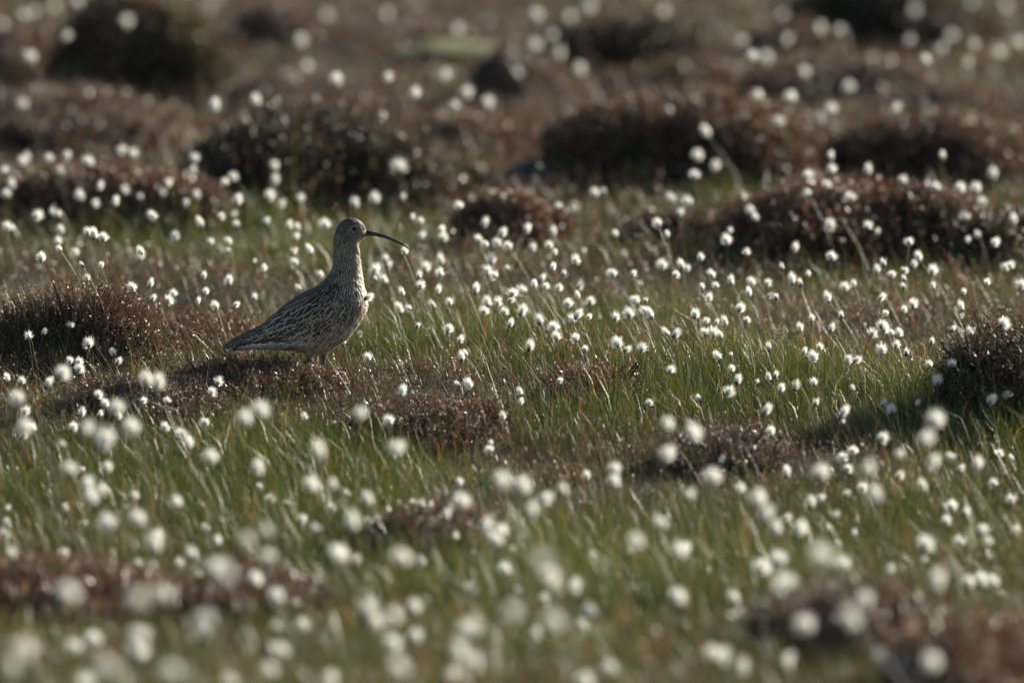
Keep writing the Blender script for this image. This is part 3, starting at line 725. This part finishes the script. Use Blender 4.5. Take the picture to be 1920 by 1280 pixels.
# heads read off the photograph: x, y [, apparent width]; a width of 1 means a near soft one
H_TXT = """
5,46,30 45,27,30 62,22,30 100,14,28 145,6 237,40 122,68 58,105 613,30,32 727,27,34 565,76 858,55,28 725,145,28 835,142,26 773,176,28 870,174 853,195 914,190 575,124 630,148
480,190 403,200 43,195,26 42,302 52,292 93,296 115,320 126,290 165,303 226,278 250,288 365,296 361,318 515,311 513,338 748,311 4,315 22,346 12,362 150,368 179,379 187,349
234,356 216,378 263,369 305,360 313,343 347,381 369,366 421,341 437,330 445,375 506,366 528,383 563,370 665,380 703,371 756,370 773,407 788,413 860,385 70,402 98,396
110,400 286,402 415,404 436,400 14,425 1006,26,32 1034,66,26 1005,84,28 1045,102 1242,22,34 1101,10,32 1069,32 1087,129 971,134 1391,76 1410,104,28 1437,105 1475,75
1464,27 1537,55 1574,55 1715,20,32 1702,75,30 1762,90 1785,67 1826,82,28 1875,99,28 1887,12,28 1822,4 1912,80 1736,114 1814,118,28 1508,134 1592,163,28 1680,200,28 1482,181
1422,177 1559,204 1537,220 1460,225 1324,247 1308,290 1342,311,28 1302,327 1558,293 1560,317 1515,327 1627,319,28 1550,345 1595,369 1514,360 1767,292 1862,327 1830,352
1755,350 1693,335 1800,352 1842,377 1809,405 1132,357 1115,360 1047,385 1260,371 1290,376 1273,398 1232,417 1407,392 1417,407 1557,420 1369,430 1628,422 1645,434 1900,412
1038,435 23,427 112,432 109,452 111,465 164,435 176,440 193,445 141,472 77,482 263,470 263,480 329,442 375,417 443,418 395,452 428,450 428,469 497,413 542,423 557,425 554,443
609,420 549,469 581,469 477,489 492,504 552,490 190,496 153,494 163,521 247,536 282,532 287,558 317,559 325,549 371,564 386,546 403,572 429,528 382,517 440,571 475,556 560,539
601,514 54,629 81,622 133,608 166,642 131,676 148,677 149,689 212,659 222,677 118,696,1 14,709 41,713 87,719 32,744,1 44,771 42,798,1 60,801 42,815 185,739 197,756 186,776
153,773 218,763,1 222,778 138,800 158,803,1 247,800,1 198,820,1 269,749 275,712,1 296,719,1 314,750 309,798 383,791 398,733 410,714 339,813 353,822 489,766,1 460,783,1 571,781
828,429 831,444 788,439,30 908,417 897,447 910,457 939,437 932,454 952,460 998,464 986,430 1030,460 1040,472 1080,487 1154,437 1249,440 1241,496 1277,497 1268,513 1147,511
1188,511 826,487 759,470 722,484 727,496 704,504 704,522 688,554 719,521 784,516 798,501 825,511 789,534 821,543 754,548 749,580 766,575 811,571 842,566 919,487 927,514 915,507
951,501 890,543 1035,501 1057,511 1015,521 1001,534 1023,536 979,541 961,548 957,560 1048,539 1087,536 1083,553 1107,563 1065,568 914,568 907,580 934,566 979,583 946,583 1011,600
957,607 1038,613 1072,598 1080,590 1105,593 1154,593 1179,586 1191,561 1211,561 1208,580 1219,588 1250,622 1266,625 1078,632 1043,630 993,649 1097,652 1157,642 1203,652 1174,652
784,608 842,615 864,635 873,662 865,669 675,623 644,640 689,669 878,717 857,717 754,734 941,781 975,734 976,753 729,788 670,773,1 1050,712 1258,692 1218,754 1251,793,1
1362,450 1400,472 1312,483 1288,501 1334,514 1371,527 1330,558 1315,538 1342,534 1409,528 1440,529 1404,549 1441,553 1455,555 1466,499 1490,464 1515,514 1482,524 1500,528 1559,479
1705,450 1720,482 1713,494 1697,504 1656,492 1643,506 1672,514 1695,521 1749,507 1749,536 1693,536 1814,447 1834,439 1866,452 1885,501 1895,497 1915,534 1851,529 1807,546 1802,575
1800,593 1601,531 1584,538 1549,558 1650,558 1712,570 1695,580 1661,586 1577,590 1520,597 1500,613 1559,615 1304,588 1324,600 1344,602 1359,603 1401,598 1389,576 1320,621 1351,628
1337,623 1441,649 1537,649 1507,659 1525,667 1591,674 1604,672 1636,623 1653,608 1658,615 1671,623 1685,623 1681,645 1653,655 1700,659 1747,640 1742,682 1784,680 1819,622 1787,615
1883,602 1371,664 1345,665 1372,691 1381,711 1367,731 1441,706 1455,701 1419,712 1465,727 1489,723 1526,716 1530,753 1597,727 1656,756 1671,766 1720,756 1757,712 1858,749 1888,739
1754,786,1 1735,822,1 1656,818,26 1582,771,26 1581,790 1445,808 1436,768 1310,746 1300,815,1
118,832,30 197,830,36 131,879,38 154,879,20 202,875,30 159,907,34 191,920,34 171,931,36 253,927,30 120,952,28 202,976,38 234,950,28 259,971,38 332,941,32 394,856,34 354,830,30
484,879,34 598,847,38 487,911,26 583,909,34 622,907,34 508,935,26 538,942,26 621,952,24 566,972,24 592,987,34 11,950,26 13,982,26 9,1001,26 22,1036,34 154,980,28 298,1002,34
289,1021,40 388,987,24 407,1012,32 360,1036,34 337,1055,30 463,1010,50 500,995,46 502,1040,46 171,1055,26 259,1055,26 120,1036,24 420,1074,60 405,1059,46 478,1083,38 519,1115,40
555,1130,28 632,1040,40 127,1111,54 259,1119,60 304,1111,50 384,1162,52 384,1186,36 259,1194,52 259,1216,44 176,1199,34 139,1211,32 45,1216,56 22,1254,56 202,1254,60 322,1254,58
517,1171,32 566,1169,40 525,1220,44 431,1276,44 161,1280,40 506,1254,48 611,1278,36 739,836,38 920,828,18 917,841,18 859,905,18 940,897,42 979,909,36 1019,931,34 1056,918,36
996,957,40 1152,875,32 1152,901,32 1097,892,18 1246,851,34 1240,980,38 865,939,38 837,963,32 767,944,24 788,942,28 689,937,34 653,927,20 711,967,24 694,980,28 659,980,38 854,1004,32
910,984,36 940,995,34 932,1010,36 962,1031,28 752,1040,44 788,1051,26 668,1051,26 640,1040,40 1009,1051,70 1030,1075,50 947,1066,34 972,1107,24 882,1104,34 1077,1102,40 1193,1014,42
1182,1036,30 1274,1032,40 1270,1115,40 1112,1040,24 685,1139,42 737,1152,50 777,1134,40 704,1169,44 736,1203,46 779,1190,36 751,1256,54 880,1177,50 957,1152,60 1037,1164,56
1019,1126,30 1105,1141,38 1090,1171,34 1005,1188,30 861,1224,50 887,1239,52 839,1265,40 1096,1276,40 1142,1250,40 1302,813,40 1413,837,22 1353,862,20 1336,894,36 1389,916,32
1293,927,34 1422,931,38 1432,963,38 1475,884,28 1539,882,36 1580,858,24 1591,877,24 1599,843,26 1629,879,40 1657,821,22 1683,847,32 1736,824,34 1749,867,38 1743,879,30 1784,854,30
1829,871,32 1799,877,18 1874,849,22 1897,858,22 1863,905,22 1730,911,30 1687,890,24 1617,914,26 1642,929,40 1589,924,20 1539,931,28 1520,942,30 1471,971,24 1494,991,34 1454,991,34
1567,965,20 1554,991,20 1572,1016,24 1602,999,30 1784,948,28 1775,976,26 1809,957,26 1895,935,26 1736,1017,34 1734,1049,28 1756,1089,48 1842,991,32 1852,1014,32 1854,1040,24
1799,1014,28 1899,997,28 1668,1068,28 1580,1057,36 1541,1040,54 1458,1047,36 1428,1059,36 1471,1092,46 1460,1106,40 1561,1104,38 1621,1122,48 1593,1152,56 1602,1164,52 1391,1154,36
1428,1166,40 1509,1171,48 1376,1122,24 1713,1167,38 1747,1166,38 1857,1171,38 1816,1089,30 1839,1085,30 1861,1089,30 1336,1224,46 1351,1231,40 1385,1254,44 1471,1242,40 1651,1231,44
1700,1244,40 1747,1241,54 1767,1244,36 1719,1278,30 1876,1278,30 1280,1029,34 1917,1190,30
"""
r4 = random.Random(99)
LAND = [(HUM[i][0], HUM[i][1], lab) for i, lab in ((0, 'the dark domed bush'), (1, 'the broad mauve bank'), (2, 'the black faced hummock'),
        (3, 'the low reddish bank'), (4, 'the large brown hummock'), (5, 'the flat topped bush'), (6, 'the farthest dark bush'),
        (8, 'the rough brown mound'), (9, 'the hollow reddish hummock'), (10, 'the dark ragged clump'), (11, 'the small rusty clump'),
        (12, 'the straw flecked clump'), (14, 'the undercut brown bank'), (15, 'the tussock beyond the tail'), (16, 'the cover below the tail'), (17, 'the low dark tussock'),
        (18, 'the lone reddish tuft'), (19, 'the sharp dark bush'), (20, 'the patch below the feet'), (21, 'the mauve brown patch'),
        (22, 'the soft reddish clump'), (23, 'the dark brown clump'), (24, 'the thin mauve clump'), (25, 'the greyish mauve clump'), (26, 'the rust coloured clump'))]
LAND += [(BX + .22, BY + .1, "the curlew's bill"), (BX + .12, BY, "the curlew's breast"), (BX - .2, BY, "the curlew's tail")]
ADJ = {'plump': 'plump', 'upright': 'narrow', 'ragged': 'ragged', 'blown': 'lopsided', 'thin': 'thin'}
plants = []
for tok in H_TXT.split():
    v = [float(q) for q in tok.split(',')]
    px, py = v[0], v[1]; wpx = v[2] if len(v) > 2 else 0
    if wpx == 1:
        d = 20.2 + r4.uniform(-.5, .5)
    elif wpx and py > 640:
        d = float(np.interp(wpx, [20, 28, 34, 43, 54, 66], [24.6, 22.9, 21.4, 19.6, 17.6, 15.8])) + r4.uniform(-.3, .3)
    else:
        hh = float(np.interp(py, [0, 300, 450, 560, 620, 700, 830], [.24, .22, .20, .16, .12, .10, .07])) * r4.uniform(.75, 1.3)
        x, d, z = hit(px, py, hh)
    if abs(px - 688) < 3 and abs(py - 554) < 3: d = 24.85
    if abs(px - 759) < 2: d = 25.5
    for it in range(60):
        x, y, z = at(px, py, d); gz = float(zt(x, y)); h = z - gz
        if h < .045: d -= .06
        elif h > .46: d += .06
        else: break
    # keep heads that stand behind the bird from being planted in it
    if 420 < px < 700 and 400 < py < 665 and abs(d - 25.0) < .12 and not abs(px - 688) < 3: d += .3; x, y, z = at(px, py, d); gz = float(zt(x, y)); h = z - gz
    sc = r4.uniform(.58, 1.04) if py > 380 else r4.uniform(.75, 1.1)
    if wpx >= 34 and py > 640 or wpx == 1: sc = r4.uniform(1.0, 1.3)
    if 0 < wpx < 24 and wpx != 1: sc *= .78
    if d > 30: sc *= 1.25
    ki = r4.choice(range(len(KINDS))) if py < 1050 else r4.choice([0, 1, 2, 3, 5, 7])
    plants.append(dict(px=px, py=py, x=x, y=y, gz=gz, h=max(h, .03), sc=sc, ki=ki, show=sc / d * (1 if KINDS[ki] != 'thin' else .7) * (1.0 + .5 * min(1, abs(py - 500) / 2000))))
plants.sort(key=lambda q: -q['show'])
NIND = 300
sv, sf, sc_, sm_ = [], [], [], []; nv = 0
def rot_to(ax, spin):
    q = Vector((0, 0, 1)).rotation_difference(ax); return (q.to_matrix() @ Matrix.Rotation(spin, 3, 'Z'))
def label_of(x, y, hh, sc, bx, by, h, ki):
    L_ = sorted(LAND, key=lambda q: (q[0] - x) ** 2 + ((q[1] - y) * .7) ** 2)
    dist = math.hypot(L_[0][0] - x, L_[0][1] - y)
    hw = 'tall' if hh > .28 else ('short' if hh < .12 else 'slender')
    where = ('close to ' if dist < .45 else 'near ' if dist < 1.1 else 'away from ') + L_[0][2]
    size = 'big ' if sc > 1.0 else 'small ' if sc < .8 else ''
    ll = math.hypot(bx, by) / h; ln = ' leaning' if ll > .3 else ' upright' if ll < .13 else ''
    hd_ = f"{size}{ADJ[KINDS[ki]]} white"
    out = [f"{hd_} cottongrass tuft on {hw}{ln} stem {where}"]
    for n_ in (1, 2, 3):
        out.append(f"{hw}{ln} {hd_} cottongrass nearest {L_[0][2]} towards {L_[n_][2]}")
    return out
made = []
for k, p in enumerate(plants):
    h = p['h']; sc = p['sc']
    bx = r4.gauss(.02, .22) * h; by = r4.gauss(0, .15) * h
    th = h - .016 * sc                                  # stem top sits under the middle of the head
    ax = Vector((bx * 1.7 / max(h, .02) + r4.gauss(0, .22), by * 1.7 / max(h, .02) + r4.gauss(0, .2), 1)).normalized()
    R3 = rot_to(ax, r4.uniform(0, 6.28) if KINDS[p['ki']] != 'blown' else r4.gauss(.2, .5))
    top = Vector((bx, by, max(th, .012)))
    rootx, rooty = p['x'] - bx - ax.x * .016 * sc, p['y'] - by - ax.y * .016 * sc
    rz = float(zt(rootx, rooty)); dzz = p['gz'] - rz
    hh = max(top.z + dzz, .012); top.z = hh
    if k < NIND:
        lab = label_of(rootx, rooty, hh, sc, bx, by, h, p['ki'])[0]
        e = empty('cottongrass', (rootx, rooty, rz)); tag(e, lab, 'cottongrass', lab)
        made.append((e, label_of(rootx, rooty, hh, sc, bx, by, h, p['ki'])))
        V, F, C = stem_arr(bx, by, hh, .0011 + .0003 * r4.random())
        link('stem', np_mesh('stem', V, F, C, [M_STEM]), e)
        M4 = Matrix.LocRotScale(top, R3.to_quaternion(), Vector((sc, sc, sc)))
        hd = link('seed_head', HEAD_ME[p['ki']], e); hd.matrix_basis = M4
        link('glume', GL_ME, hd)
    else:
        V, F, C = stem_arr(bx, by, hh)
        o3 = np.array([rootx, rooty, rz])
        F3 = np.concatenate([F[:, [0, 1, 2]], F[:, [0, 2, 3]]])
        sv.append(V + o3); sf.append(F3 + nv); sc_.append(C); sm_.append(np.zeros(len(F3), int)); nv += len(V)
        Rn = np.array(R3); hv0, hf = HEADS_LOW[p['ki']]; hv = hv0 * sc @ Rn.T + np.array(top) + o3
        sv.append(hv); sf.append(hf + nv); sc_.append(np.full((len(hv), 3), .85)); sm_.append(np.ones(len(hf), int)); nv += len(hv)
        if p['y'] < 29:
            gv = GLV * sc @ Rn.T + np.array(top) + o3; gf = np.concatenate([GLF[:, [0, 1, 2]], GLF[:, [0, 2, 3]]])
            sv.append(gv); sf.append(gf + nv); sc_.append(np.full((len(gv), 3), .06)); sm_.append(np.full(len(gf), 2)); nv += len(gv)
first = {}
for e, ls in made: first[ls[0]] = first.get(ls[0], 0) + 1
for e, ls in made:
    if first[ls[0]] > 1 and len(ls[1].split()) <= 16: e['label'] = ls[1]; e['group'] = ls[1]
dc = link('cottongrass_scatter', np_mesh('distant_cottongrass', np.concatenate(sv), np.concatenate(sf), np.concatenate(sc_), [M_STEM, M_COTTON, M_GLUME], mi=np.concatenate(sm_)))
tag(dc, 'countless smaller white cottongrass tufts scattered through the grass and between heather bushes', 'cottongrass', kind='stuff')
print('HEADS', len(plants), 'FEATHERS', sum(o_.name.split('_')[0] in ('covert', 'scapular', 'tertial', 'primary') for o_ in curlew.children), 'TRIS', sum(len(m_.polygons) for m_ in bpy.data.meshes))
